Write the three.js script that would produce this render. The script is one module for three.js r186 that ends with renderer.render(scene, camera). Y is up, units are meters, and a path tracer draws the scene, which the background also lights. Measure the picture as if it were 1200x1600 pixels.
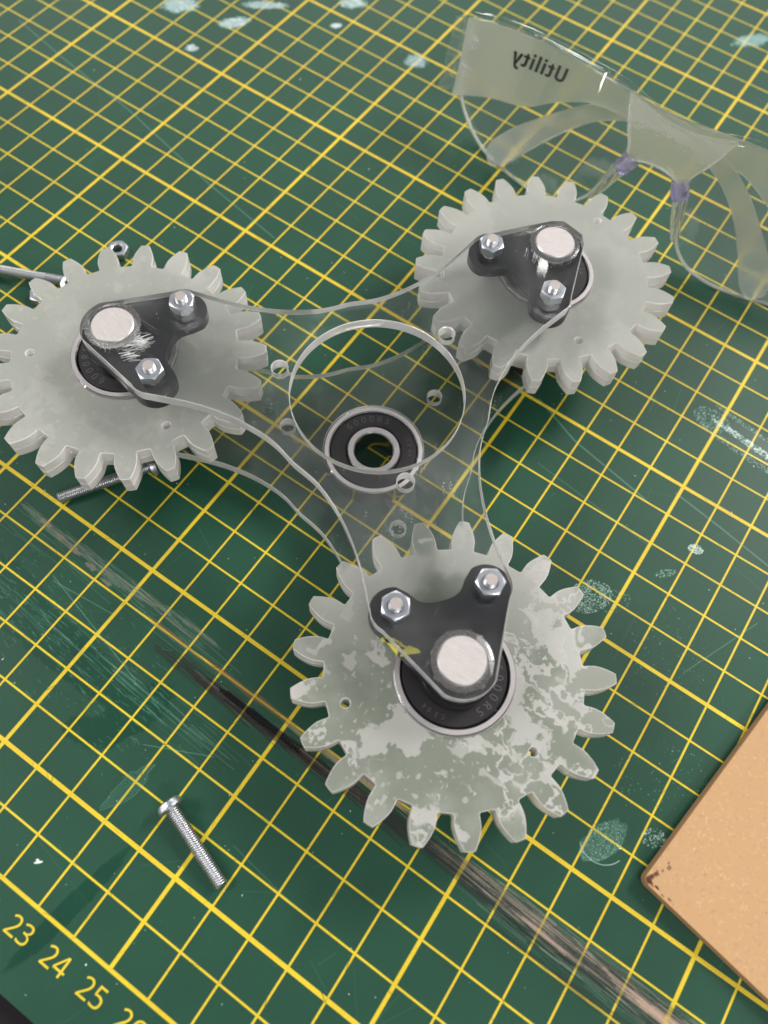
import * as THREE from 'three';
import { mergeGeometries, mergeVertices, toCreasedNormals } from 'three/addons/utils/BufferGeometryUtils.js';
import { FontLoader } from 'three/addons/loaders/FontLoader.js';
import { TextGeometry } from 'three/addons/geometries/TextGeometry.js';
import { RectAreaLightUniformsLib } from 'three/addons/lights/RectAreaLightUniformsLib.js';

// ---------------------------------------------------------------- camera, light, exposure
// Positions are written in centimetres on the cutting mat: u along the numbered edge, v across it, h up.
const CM = 0.01;
const W = (u, v, h = 0) => new THREE.Vector3((u - 24) * CM, h * CM, -(v - 12) * CM);
const scene = new THREE.Scene();
const camera = new THREE.PerspectiveCamera(66.946, 768 / 1024, 0.01, 30);
camera.position.copy(W(27.7099, 4.4737, 18.524));
camera.up.set(-0.53154, 0.40156, -0.7458);
camera.lookAt(camera.position.clone().add(new THREE.Vector3(-0.19237, -0.9147, -0.3554)));
camera.focus = 0.185;
camera.userData.fStop = 12;

const renderer = new THREE.WebGLRenderer({ antialias: true });
renderer.toneMapping = THREE.LinearToneMapping;
renderer.toneMappingExposure = 0.97;
renderer.shadowMap.enabled = true;
scene.background = new THREE.Color(0.255, 0.26, 0.265);   // the pale workshop all round

RectAreaLightUniformsLib.init();
function ceilingLamp(x, y, z, w, h, power, label) {
  const m = new THREE.Mesh(new THREE.BoxGeometry(w, 0.03, h),
    new THREE.MeshStandardMaterial({ color: 0xdddddd, emissive: 0xfffcf8, emissiveIntensity: power * 0.5, roughness: 0.6 }));
  m.name = 'ceiling_lamp'; m.position.set(x, y, z); scene.add(m);
  m.userData = { label, category: 'lamp', group: 'ceiling lamps above the bench' };
  const l = new THREE.RectAreaLight(0xfffaf6, power, w, h);
  l.position.set(x, y - 0.02, z); l.lookAt(x, y - 1, z); l.castShadow = true; scene.add(l);
}
ceilingLamp(0.85, 1.7, -1.95, 0.6, 1.2, 25, 'white ceiling lamp to the right behind the bench');
ceilingLamp(-1.6, 1.8, 0.9, 0.6, 1.2, 12, 'white ceiling lamp to the left of the bench');
ceilingLamp(1.6, 1.8, 0.8, 0.6, 1.2, 10, 'white ceiling lamp to the right of the bench');
ceilingLamp(-3.5, 1.8, -2.4, 0.6, 1.2, 15, 'ceiling lamp in the back row, left one');
ceilingLamp(-2.3, 1.8, -3.5, 0.6, 1.2, 15, 'ceiling lamp in the back row, middle one');
ceilingLamp(-1.1, 1.8, -4.5, 0.6, 1.2, 15, 'ceiling lamp in the back row, right one');
ceilingLamp(-3.6, 1.9, 5.6, 0.3, 1.2, 40, 'ceiling lamp far off in front, first of the row');
ceilingLamp(-4.9, 1.9, 5.4, 0.3, 1.2, 40, 'ceiling lamp far off in front, middle of the row');
ceilingLamp(-6.2, 1.9, 5.2, 0.3, 1.2, 40, 'ceiling lamp far off in front, last of the row');

// ---------------------------------------------------------------- helpers
const rng = (s) => () => { s = (s + 0x6d2b79f5) | 0; let t = Math.imul(s ^ (s >>> 15), 1 | s); t = (t + Math.imul(t ^ (t >>> 7), 61 | t)) ^ t; return ((t ^ (t >>> 14)) >>> 0) / 4294967296; };
const taken = {};
const numbered = (n) => { taken[n] = (taken[n] ?? -1) + 1; return taken[n] ? `${n}_${String(taken[n]).padStart(3, '0')}` : n; };
function tag(o, label, category, group, kind) {
  if (label) o.userData.label = label;
  if (category) o.userData.category = category;
  if (group) o.userData.group = group;
  if (kind) o.userData.kind = kind;
  return o;
}
function thing(name, label, category, group) { const g = new THREE.Group(); g.name = numbered(name); scene.add(g); return tag(g, label, category, group); }
function part(name, geo, mat, parent, label) {
  const m = new THREE.Mesh(geo, mat); m.name = name; m.castShadow = m.receiveShadow = true; parent.add(m);
  if (label) m.userData.label = label;
  return m;
}
const std = (o) => new THREE.MeshStandardMaterial(o);
const phy = (o) => new THREE.MeshPhysicalMaterial(o);
const lin = (r, g, b) => new THREE.Color().setRGB(r, g, b);
// value noise on a lattice
function makeNoise(seed) {
  const r = rng(seed), T = Float32Array.from({ length: 65536 }, r);
  const at = (x, y) => T[((y & 255) << 8) | (x & 255)];
  return (x, y) => {
    const X = Math.floor(x), Y = Math.floor(y); let a = x - X, b = y - Y; a = a * a * (3 - 2 * a); b = b * b * (3 - 2 * b);
    return (at(X, Y) * (1 - a) + at(X + 1, Y) * a) * (1 - b) + (at(X, Y + 1) * (1 - a) + at(X + 1, Y + 1) * a) * b;
  };
}
const fbm = (n, x, y, o = 4) => { let s = 0, a = 0.5, t = 0; for (let i = 0; i < o; i++) { s += a * n(x, y); t += a; x = x * 2.03 + 17.1; y = y * 2.03 + 5.7; a *= 0.5; } return s / t; };
const sstep = (a, b, x) => { const t = Math.min(1, Math.max(0, (x - a) / (b - a))); return t * t * (3 - 2 * t); };

// ---------------------------------------------------------------- textures of the cutting mat
const PX = 70;                                   // pixels per cm
const blobPath = (c, x, y, rx, ry, turn, rand, n = 18, rough = 0.35) => {
  c.beginPath();
  for (let i = 0; i < n; i++) {
    const a = i / n * 6.2832, k = 1 - rough * rand(), ca = Math.cos(a) * rx * k, sa = Math.sin(a) * ry * k;
    const X = x + ca * Math.cos(turn) - sa * Math.sin(turn), Y = y + ca * Math.sin(turn) + sa * Math.cos(turn);
    i ? c.lineTo(X, Y) : c.moveTo(X, Y);
  }
  c.closePath();
};
function lines(c, u0, u1, v0, v1) {
  c.strokeStyle = '#dfc12e'; c.lineCap = 'butt';
  const ln = (w, a, b, d, e) => { c.lineWidth = w; c.beginPath(); c.moveTo(a, b); c.lineTo(d, e); c.stroke(); };
  for (let u = Math.max(0, Math.ceil(u0)); u <= u1 && u <= 57; u++) ln(u % 5 ? 0.05 : 0.092, u, Math.max(v0, 0), u, v1);
  for (let v = Math.max(0, Math.ceil(v0)); v <= v1 && v <= 42; v++) ln(v % 5 === 2 ? 0.1 : v === 0 ? 0.085 : 0.05, u0, v - (v === 0 ? 0.04 : 0), u1, v - (v === 0 ? 0.04 : 0));
}
const nz1 = makeNoise(11), nz2 = makeNoise(29), nz3 = makeNoise(47);
function matTile(u0, v0, size) {
  const N = size * PX, mk = () => { const k = document.createElement('canvas'); k.width = k.height = N; const c = k.getContext('2d'); c.setTransform(PX, 0, 0, -PX, -u0 * PX, (v0 + size) * PX); return [k, c]; };
  const [kc, c] = mk(), [kr, q] = mk();
  c.fillStyle = '#1b4836'; c.fillRect(u0, v0, size, size);
  q.fillStyle = 'rgb(0,128,0)'; q.fillRect(u0, v0, size, size);
  const both = (fill, rough, f) => { if (fill) { c.fillStyle = c.strokeStyle = fill; f(c); } if (rough !== null) { q.fillStyle = q.strokeStyle = `rgb(0,${rough},0)`; f(q); } };
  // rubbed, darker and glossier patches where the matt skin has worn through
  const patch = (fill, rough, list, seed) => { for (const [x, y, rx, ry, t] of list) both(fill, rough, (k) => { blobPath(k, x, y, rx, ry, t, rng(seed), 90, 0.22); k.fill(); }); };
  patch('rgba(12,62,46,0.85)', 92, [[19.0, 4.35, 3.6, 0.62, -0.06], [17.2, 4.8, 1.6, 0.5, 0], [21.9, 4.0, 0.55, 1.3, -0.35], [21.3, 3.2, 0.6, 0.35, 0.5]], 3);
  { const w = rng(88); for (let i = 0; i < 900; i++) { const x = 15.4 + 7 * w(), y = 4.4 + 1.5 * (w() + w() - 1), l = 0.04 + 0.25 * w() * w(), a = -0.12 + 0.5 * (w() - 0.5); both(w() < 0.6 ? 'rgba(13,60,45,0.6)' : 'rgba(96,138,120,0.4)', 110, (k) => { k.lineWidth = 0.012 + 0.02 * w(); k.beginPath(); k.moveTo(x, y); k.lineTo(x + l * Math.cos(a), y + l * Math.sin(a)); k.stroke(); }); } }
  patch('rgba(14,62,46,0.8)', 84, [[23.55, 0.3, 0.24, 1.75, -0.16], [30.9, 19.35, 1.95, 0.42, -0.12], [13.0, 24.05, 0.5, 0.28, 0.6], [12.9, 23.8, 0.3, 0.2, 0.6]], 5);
  lines(c, u0, u0 + size, v0, v0 + size);
  // numbers along the edge
  c.save(); c.textAlign = 'center'; c.textBaseline = 'middle'; c.lineJoin = c.lineCap = 'round';
  for (let u = Math.max(1, Math.floor(u0)); u <= u0 + size + 1; u++) {
    c.save(); c.translate(u, -0.55); c.scale(0.01, -0.01); c.font = '58px sans-serif'; c.fillStyle = c.strokeStyle = '#dfc12e'; c.lineWidth = 1; c.fillText(String(u), 0, 0); c.restore();
  }
  c.restore();
  // the long scuffed cut along the mat: burnt black streaks, grey and pink fibres
  let r = rng(77);
  const streak = (x0, x1, y, dy, w, col, rough, n) => { for (let i = 0; i < n; i++) { const x = x0 + (x1 - x0) * r(), l = 0.25 + 1.3 * r(), y1 = y + dy * (r() + r() - 1), sl = -0.05 + 0.09 * (r() - 0.5), ww = w * (0.3 + r()); both(col, rough, (k) => { k.lineWidth = ww; k.beginPath(); k.moveTo(x, y1); k.lineTo(x + l, y1 + sl * l); k.stroke(); }); } };
  streak(21.0, 30.5, 5.64, 0.2, 0.032, 'rgba(30,30,25,0.3)', 120, 380);
  streak(22.4, 27.8, 5.6, 0.15, 0.032, 'rgba(30,25,21,0.42)', 105, 230); streak(22.4, 27.8, 5.62, 0.22, 0.014, 'rgba(120,116,104,0.35)', 150, 90);
  streak(23.2, 24.4, 5.68, 0.08, 0.05, 'rgba(12,15,13,0.6)', 70, 46);
  streak(20.6, 24.5, 6.02, 0.08, 0.03, 'rgba(112,84,54,0.45)', 140, 70);
  streak(25.0, 27.5, 5.95, 0.1, 0.03, 'rgba(160,140,110,0.45)', 150, 90);
  streak(16.0, 22.0, 6.4, 0.18, 0.03, 'rgba(120,120,108,0.45)', 150, 110);
  streak(27.5, 36.5, 5.6, 0.28, 0.035, 'rgba(34,42,38,0.42)', 130, 620);
  streak(29.0, 37.0, 5.72, 0.26, 0.022, 'rgba(128,118,106,0.42)', 150, 420);
  streak(30.0, 37.0, 5.55, 0.38, 0.014, 'rgba(176,160,146,0.42)', 160, 260); streak(30.0, 37.0, 5.55, 0.4, 0.016, 'rgba(22,34,28,0.5)', 110, 260);
  streak(33.4, 35.5, 5.62, 0.1, 0.035, 'rgba(190,160,142,0.45)', 165, 44);
  streak(31.2, 32.2, 5.55, 0.08, 0.03, 'rgba(180,156,140,0.4)', 165, 16);
  streak(30.5, 37.0, 5.08, 0.14, 0.022, 'rgba(34,42,38,0.4)', 130, 80);
  streak(16.5, 23.5, 4.5, 0.6, 0.014, 'rgba(150,180,165,0.35)', 140, 110);
  streak(15.4, 22.0, 6.1, 0.5, 0.014, 'rgba(140,170,155,0.3)', 140, 70);
  for (const [x, y, a, b] of [[17.0, 6.42, 0.3, 0.12], [17.5, 6.36, 0.2, 0.1], [18.1, 6.3, 0.26, 0.09], [18.7, 6.2, 0.22, 0.08], [19.3, 6.12, 0.3, 0.07]]) both('rgba(128,120,106,0.8)', 150, (k) => { blobPath(k, x, y, a, b, -0.1, r, 16, 0.6); k.fill(); });
  c.globalAlpha = 0.45; lines(c, u0, u0 + size, v0, v0 + size); c.globalAlpha = 1;
  // dried white smears and glue
  const fleck = (x, y, rx, ry, t, n, col, sz, rough) => { for (let i = 0; i < n; i++) { const a = r() * 6.283, d = Math.sqrt(r()), ca = Math.cos(a) * d * rx, sa = Math.sin(a) * d * ry, X = x + ca * Math.cos(t) - sa * Math.sin(t), Y = y + ca * Math.sin(t) + sa * Math.cos(t), s = sz * (0.4 + r()); both(col, rough, (k) => { k.beginPath(); k.ellipse(X, Y, s, s * (0.4 + 0.6 * r()), r() * 3, 0, 7); k.fill(); }); } };
  const smear = (x, y, rx, ry, t, al) => { for (let i = 0; i < 5; i++) { c.fillStyle = `rgba(176,198,200,${al * 0.35})`; blobPath(c, x + 0.05 * (r() - 0.5), y + 0.05 * (r() - 0.5), rx * (0.8 + 0.25 * r()), ry * (0.8 + 0.25 * r()), t, r, 20, 0.45); c.fill(); } fleck(x, y, rx * 0.9, ry * 0.9, t, 60, `rgba(206,216,222,${al * 0.5})`, 0.05, 150); };
  smear(14.94, 26.67, 0.5, 0.45, 0.3, 0.6); smear(8.66, 24.32, 0.7, 0.35, 0.9, 0.85); smear(6.6, 23.9, 0.85, 0.5, 0.7, 0.8); smear(8.95, 25.75, 0.95, 0.28, 0.6, 0.8); smear(11.4, 27.84, 0.6, 0.35, 0.7, 0.8); smear(11.63, 26.44, 0.22, 0.14, 0.9, 0.7); smear(8.37, 22.38, 0.25, 0.2, 0.5, 0.7); smear(24.2, 35.3, 1.1, 0.4, 0.9, 0.5);
  fleck(29.35, 12.75, 0.62, 0.42, 0.9, 900, 'rgba(196,212,206,0.55)', 0.018, 60); fleck(29.9, 13.0, 0.5, 0.3, 0.9, 120, 'rgba(196,212,206,0.4)', 0.016, 90);
  fleck(31.05, 15.53, 0.2, 0.13, 0.3, 160, 'rgba(205,215,210,0.7)', 0.02, 60); fleck(30.68, 14.45, 0.3, 0.1, 0.8, 90, 'rgba(170,190,180,0.5)', 0.018, 120);
  fleck(29.75, 19.4, 0.55, 0.35, 0, 420, 'rgba(190,208,202,0.55)', 0.018, 60); fleck(31.0, 19.3, 1.3, 0.1, -0.12, 520, 'rgba(214,224,222,0.6)', 0.022, 60); fleck(30.9, 18.9, 1.4, 0.1, -0.12, 260, 'rgba(190,205,200,0.5)', 0.016, 90); fleck(30.6, 19.8, 1.0, 0.08, -0.12, 200, 'rgba(190,205,200,0.5)', 0.016, 90);
  fleck(33.25, 8.6, 0.3, 0.2, 0.5, 150, 'rgba(200,212,206,0.6)', 0.018, 90);
  fleck(32.9, 9.8, 1.2, 0.9, 0.5, 150, 'rgba(190,206,198,0.45)', 0.014, 110); fleck(31.6, 12.6, 0.9, 1.2, 0.5, 120, 'rgba(190,206,198,0.45)', 0.014, 110);
  both('rgba(150,176,166,0.3)', 70, (k) => { blobPath(k, 32.32, 7.9, 0.72, 0.38, 1.15, rng(9), 22, 0.2); k.fill(); }); fleck(32.32, 7.9, 0.62, 0.33, 1.15, 700, 'rgba(180,200,192,0.35)', 0.014, 70);
  c.strokeStyle = 'rgba(205,220,214,0.8)'; c.lineWidth = 0.02; c.beginPath(); c.arc(32.3, 7.95, 0.55, 3.9, 5.9); c.stroke();
  both('rgba(120,150,136,0.25)', 80, (k) => { blobPath(k, 22.95, 2.85, 0.22, 0.75, -0.2, rng(19), 22, 0.4); k.fill(); });
  c.strokeStyle = 'rgba(160,190,176,0.5)'; c.lineWidth = 0.014; blobPath(c, 22.95, 2.85, 0.24, 0.8, -0.2, rng(19), 22, 0.4); c.stroke();
  // knife scratches
  const scr = (pts, w, al) => { c.strokeStyle = `rgba(150,182,166,${al})`; c.lineWidth = w; c.beginPath(); pts.forEach((p, i) => i ? c.lineTo(...p) : c.moveTo(...p)); c.stroke(); };
  scr([[2.7, 19.8], [5.3, 19.3], [8.6, 18.8], [13, 17.8], [15.9, 17.3]], 0.035, 0.45);
  scr([[25.4, 17.1], [26.9, 16.5], [29.3, 16.05]], 0.05, 0.4); scr([[29.9, 16.7], [31.2, 16.5], [34.0, 16.0]], 0.05, 0.38); scr([[26.4, 15.3], [30, 14.9]], 0.03, 0.25); scr([[32.2, 12.4], [33.2, 14.6]], 0.02, 0.4); scr([[22.6, 3.7], [24.1, 4.4]], 0.02, 0.45); scr([[20.0, 5.6], [18.2, 5.4]], 0.02, 0.5); scr([[25.6, 3.2], [27.4, 3.0]], 0.015, 0.35); scr([[18.1, 5.5], [21.5, 4.7]], 0.02, 0.5);
  const r2 = rng(501);
  for (let i = 0; i < 620; i++) { const x = -1 + 42 * r2(), y = -1.5 + 40 * r2(), a = r2() * 6.28, l = 0.15 + r2() * r2() * 2.4; scr([[x, y], [x + Math.cos(a) * l, y + Math.sin(a) * l]], 0.006 + 0.01 * r2(), 0.1 + 0.2 * r2()); }
  for (let i = 0; i < 1500; i++) { const x = -1 + 42 * r2(), y = -1.5 + 40 * r2(), s = 0.005 + 0.016 * r2() * r2(); c.fillStyle = `rgba(215,225,222,${0.3 + 0.6 * r2()})`; c.beginPath(); c.ellipse(x, y, s, s * (0.5 + r2()), r2() * 3, 0, 7); c.fill(); }
  c.fillStyle = 'rgba(238,240,236,0.95)'; for (const [x, y, a, b, t] of [[22.4, 0.6, 0.1, 0.025, 0.75], [22.36, 0.62, 0.04, 0.03, 0], [24.55, -0.25, 0.022, 0.02, 0]]) { c.beginPath(); c.ellipse(x, y, a, b, t, 0, 7); c.fill(); }
  // nicks where blades have cut across the print
  { const w = rng(640); c.lineCap = 'butt'; for (let i = 0; i < 2600; i++) { const on = w() < 0.5, a = Math.floor(42 * w()), b = 42 * w(), x = on ? a : b, y = on ? b : a, t = w() * 3.14, l = 0.05 + 0.1 * w(); c.strokeStyle = `rgba(40,72,48,${0.25 + 0.5 * w()})`; c.lineWidth = 0.006 + 0.014 * w() * w(); c.beginPath(); c.moveTo(x - l * Math.cos(t), y - l * Math.sin(t)); c.lineTo(x + l * Math.cos(t), y + l * Math.sin(t)); c.stroke(); } }
  // grain: the pebbled vinyl and slight unevenness of the colour
  const id = c.getImageData(0, 0, N, N), d = id.data, ir = q.getImageData(0, 0, N, N), e = ir.data, gr = rng(1234 + u0 * 7 + v0);
  for (let y = 0, i = 0; y < N; y++) {
    const v = v0 + size - y / PX;
    for (let x = 0; x < N; x++, i += 4) {
      const u = u0 + x / PX, big = nz1(u * 0.35, v * 0.35) * 0.6 + nz2(u * 1.4, v * 1.4) * 0.4 - 0.5, g = gr() - 0.5, f = 1 + 0.16 * big + 0.1 * g;
      d[i] = Math.min(255, d[i] * f); d[i + 1] = Math.min(255, d[i + 1] * f); d[i + 2] = Math.min(255, d[i + 2] * f);
      e[i + 1] = Math.max(0, Math.min(255, e[i + 1] + 26 * big + 20 * g)); e[i] = 118 + 100 * g;
    }
  }
  c.putImageData(id, 0, 0); q.putImageData(ir, 0, 0);
  const tc = new THREE.CanvasTexture(kc), tr = new THREE.CanvasTexture(kr);
  tc.colorSpace = THREE.SRGBColorSpace; tc.anisotropy = 8;
  return phy({ map: tc, roughnessMap: tr, roughness: 1, bumpMap: tr, bumpScale: 0.00004, specularIntensity: 0.7 });
}
function plainTile() {                       // the mat beyond the picture: the same print, repeating every 5 cm
  const N = 320, k = document.createElement('canvas'); k.width = k.height = N; const c = k.getContext('2d'); c.setTransform(N / 5, 0, 0, -N / 5, 0, N);
  c.fillStyle = '#1b4836'; c.fillRect(0, 0, 5, 5); c.strokeStyle = '#dfc12e';
  for (let i = 0; i <= 5; i++) { c.lineWidth = i % 5 ? 0.066 : 0.115; c.beginPath(); c.moveTo(i, 0); c.lineTo(i, 5); c.stroke(); c.lineWidth = i === 2 ? 0.12 : 0.066; c.beginPath(); c.moveTo(0, i); c.lineTo(5, i); c.stroke(); }
  const t = new THREE.CanvasTexture(k); t.colorSpace = THREE.SRGBColorSpace; t.wrapS = t.wrapT = THREE.RepeatWrapping; t.repeat.set(0.2, 0.2);
  return phy({ map: t, roughness: 0.5 });
}
// ---------------------------------------------------------------- table and mat
{
  const k = document.createElement('canvas'); k.width = k.height = 512; const c = k.getContext('2d'), r = rng(8);
  c.fillStyle = '#1d1a1d'; c.fillRect(0, 0, 512, 512);
  for (let i = 0; i < 9000; i++) { const g = 20 + 34 * r() | 0; c.fillStyle = `rgba(${g},${g - 3},${g},0.5)`; c.fillRect(r() * 512, r() * 512, 1 + 3 * r(), 1 + r()); }
  const t = new THREE.CanvasTexture(k); t.colorSpace = THREE.SRGBColorSpace; t.wrapS = t.wrapT = THREE.RepeatWrapping; t.repeat.set(14, 9);
  const m = part('table', new THREE.BoxGeometry(1.6, 0.03, 1.0), std({ map: t, color: lin(0.4, 0.36, 0.4), roughness: 0.9 }), scene);
  m.position.set(0.05, -0.0181, -0.1); tag(m, 'dark table top showing past the corner of the green mat', 'table', null, 'structure');
}
{
  const T = 20, V0 = -1.58, mats = [], geos = [];
  const quad = (u0, v0, u1, v1, uv) => { const g = new THREE.BufferGeometry(), P = [[u0, v0], [u1, v0], [u1, v1], [u0, v1]]; g.setAttribute('position', new THREE.Float32BufferAttribute(P.flatMap(([u, v]) => W(u, v, 0).toArray()), 3)); g.setAttribute('normal', new THREE.Float32BufferAttribute([0, 1, 0, 0, 1, 0, 0, 1, 0, 0, 1, 0], 3)); g.setAttribute('uv', new THREE.Float32BufferAttribute(uv.flat(), 2)); g.setIndex([0, 1, 2, 0, 2, 3]); return g; };
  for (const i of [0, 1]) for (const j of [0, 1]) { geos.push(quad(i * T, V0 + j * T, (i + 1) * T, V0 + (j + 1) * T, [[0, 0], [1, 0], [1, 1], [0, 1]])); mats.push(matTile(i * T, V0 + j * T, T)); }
  const pl = plainTile();
  for (const [a, b, d, e] of [[-1.6, V0, 0, 43.6], [40, V0, 58.6, 43.6], [0, V0 + 40, 40, 43.6]]) { geos.push(quad(a, b, d, e, [[a, b], [d, b], [d, e], [a, e]])); mats.push(pl); }
  const edge = new THREE.BoxGeometry(60.2 * CM, 0.0029, 45.18 * CM).toNonIndexed(); edge.deleteAttribute('uv'); edge.setAttribute('uv', new THREE.Float32BufferAttribute(new Float32Array(edge.attributes.position.count * 2), 2));
  edge.translate((28.5 - 24) * CM, -0.00152, -(21.01 - 12) * CM); geos.push(mergeVertices(edge)); mats.push(std({ color: lin(0.03, 0.085, 0.06), roughness: 0.6 }));
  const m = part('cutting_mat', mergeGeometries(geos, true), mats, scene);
  tag(m, 'worn green cutting mat printed with a yellow centimetre grid', 'cutting mat');
}
// ---------------------------------------------------------------- shared shapes
const flatShape = (pts) => new THREE.Shape(pts.map(([x, y]) => new THREE.Vector2(x * CM, y * CM)));
const circleHole = (shape, x, y, r, n = 40) => { const p = new THREE.Path(), pts = []; for (let i = 0; i < n; i++) { const a = -i / n * 2 * Math.PI; pts.push(new THREE.Vector2((x + r * Math.cos(a)) * CM, (y + r * Math.sin(a)) * CM)); } p.setFromPoints(pts); shape.holes.push(p); };
// a flat plate of that outline between two heights (cm); group 0 the faces, group 1 the cut edges
function plateGeo(shape, h0, h1, bevel = 0.012, crease = 0.5) {
  const b = bevel * CM, g0 = new THREE.ExtrudeGeometry(shape, { depth: (h1 - h0) * CM - 2 * b, bevelEnabled: bevel > 0, bevelThickness: b, bevelSize: b, bevelOffset: -b, bevelSegments: 1, curveSegments: 24 });
  g0.translate(0, 0, h0 * CM + b); g0.rotateX(-Math.PI / 2);
  const groups = g0.groups.slice(), g = toCreasedNormals(g0, crease); g.clearGroups(); for (const q of groups) g.addGroup(q.start, q.count, q.materialIndex);
  return g;
}
// two glued layers, one over the other, with the joint between them
function layers(shape) {
  const P = [plateGeo(shape, 0.008, 0.3, 0.015, 0.35), plateGeo(shape, -0.3, -0.008, 0.015, 0.35)], at = [], F = [[], []];
  for (const g of P) for (const q of g.groups) F[q.materialIndex].push([g, q]);
  const out = new THREE.BufferGeometry();
  for (const [n, w] of [['position', 3], ['normal', 3], ['uv', 2]]) out.setAttribute(n, new THREE.Float32BufferAttribute(F.flat().flatMap(([g, q]) => Array.from(g.attributes[n].array.subarray(q.start * w, (q.start + q.count) * w))), w));
  let c = 0; F.forEach((list, m) => { const n = list.reduce((x, [, q]) => x + q.count, 0); out.addGroup(c, n, m); c += n; });
  return out;
}
const lathe = (pts, n = 48) => toCreasedNormals(new THREE.LatheGeometry(pts.map(([r, y]) => new THREE.Vector2(Math.max(r, 0.0002) * CM, y * CM)), n), 0.5);
function ring(r0, r1, h0, h1, c = 0.025, n = 64) { return lathe([[r0, h0 + c], [r0 + c, h0], [r1 - c, h0], [r1, h0 + c], [r1, h1 - c], [r1 - c, h1], [r0 + c, h1], [r0, h1 - c], [r0, h0 + c]], n); }
// hexagon nut with chamfered corners, its lower face at y = 0
function nutGeo(af = 0.55, h = 0.24, bore = 0.15) {
  const N = 72, R = af / 2, prof = (a) => { const m = ((a + Math.PI / 6) % (Math.PI / 3)) - Math.PI / 6; return R / Math.cos(m); };
  const P = [], I = [], rows = 9;
  for (let i = 0; i <= N; i++) {
    const a = i / N * 2 * Math.PI, hx = prof(a), rc = R * 0.96, drop = Math.max(0, hx - rc) * 0.5;
    for (const [r, y] of [[bore, 0.03], [bore + 0.03, 0], [rc, 0], [hx, drop], [hx, h - drop], [rc, h], [bore + 0.03, h], [bore, h - 0.03], [bore, 0.03]]) P.push(r * Math.cos(a) * CM, y * CM, r * Math.sin(a) * CM);
  }
  for (let i = 0; i < N; i++) for (let j = 0; j < rows - 1; j++) { const a = i * rows + j, b = a + 1, c = a + rows, d = c + 1; I.push(a, c, b, b, c, d); }
  const g = new THREE.BufferGeometry(); g.setAttribute('position', new THREE.Float32BufferAttribute(P, 3)); g.setIndex(I);
  g.setAttribute('uv', new THREE.Float32BufferAttribute(new Float32Array(P.length / 3 * 2), 2));
  const o = toCreasedNormals(g, 0.35); return o;
}
const threadProfile = (y0, y1, r = 0.15, pitch = 0.05) => { const L = []; for (let y = y0; y < y1 - 1e-6; y += pitch) { L.push([r - 0.026, y], [r, y + pitch * 0.4], [r, y + pitch * 0.6]); } L.push([r - 0.026, y1]); return L; };

// ---------------------------------------------------------------- materials of the mechanism
function canvas(n, f, srgb = true) { const k = document.createElement('canvas'); k.width = k.height = n; f(k.getContext('2d'), n); const t = new THREE.CanvasTexture(k); if (srgb) t.colorSpace = THREE.SRGBColorSpace; return t; }
const brushed = (seed, base, spread, streaks = 900) => canvas(256, (c, n) => { const r = rng(seed); c.fillStyle = `rgb(${base},${base},${base})`; c.fillRect(0, 0, n, n); for (let i = 0; i < streaks; i++) { const g = base + spread * (r() - 0.5) * 2 | 0; c.strokeStyle = `rgba(${g},${g},${g},0.5)`; c.lineWidth = 0.5 + 1.5 * r(); const x = r() * n, y = r() * n, l = 10 + 80 * r(), a = 1.2 + 0.35 * (r() - 0.5) + (r() < 0.15 ? 1.4 : 0); c.beginPath(); c.moveTo(x, y); c.lineTo(x + Math.cos(a) * l, y + Math.sin(a) * l); c.stroke(); } }, false);
const zinc = std({ color: lin(0.62, 0.65, 0.7), metalness: 1, roughness: 0.36 });
const zincDull = std({ color: lin(0.62, 0.63, 0.66), metalness: 1, roughness: 0.34 });
const boltEnd = std({ map: brushed(77, 150, 70, 500), color: lin(0.8, 0.72, 0.68), metalness: 0.35, roughness: 0.5 });
const steel = std({ color: lin(0.62, 0.60, 0.61), metalness: 1, roughness: 0.33 });
const cutTex = brushed(5, 150, 90);
cutTex.wrapS = cutTex.wrapT = THREE.RepeatWrapping; cutTex.repeat.set(1, 1);
const aluMap = brushed(6, 205, 55, 1400);
const aluEnd = std({ map: aluMap, color: lin(0.74, 0.69, 0.675), metalness: 0.25, roughnessMap: cutTex, roughness: 0.75, bumpMap: cutTex, bumpScale: 0.00006 });
const alu = std({ color: lin(0.6, 0.6, 0.6), metalness: 1, roughness: 0.35 });
const blackTex = canvas(512, (c, n) => { const r = rng(31); c.fillStyle = '#222227'; c.fillRect(0, 0, n, n); for (let i = 0; i < 1600; i++) { const g = 30 + 60 * r() | 0; c.strokeStyle = `rgba(${g},${g},${g + 6},0.34)`; c.lineWidth = 0.4 + 0.9 * r(); const x = r() * n, y = r() * n, a = r() * 6.28, l = 4 + 60 * r(); c.beginPath(); c.moveTo(x, y); c.lineTo(x + Math.cos(a) * l, y + Math.sin(a) * l); c.stroke(); } for (let i = 0; i < 500; i++) { c.fillStyle = `rgba(150,150,155,${0.15 + 0.4 * r()})`; c.fillRect(r() * n, r() * n, 1 + r(), 1 + r()); } });
blackTex.wrapS = blackTex.wrapT = THREE.RepeatWrapping; blackTex.repeat.set(25, 25);
const blackAcrylic = phy({ map: blackTex, roughness: 0.28 });
const blackPlain = phy({ color: lin(0.012, 0.012, 0.014), roughness: 0.3 });
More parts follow.
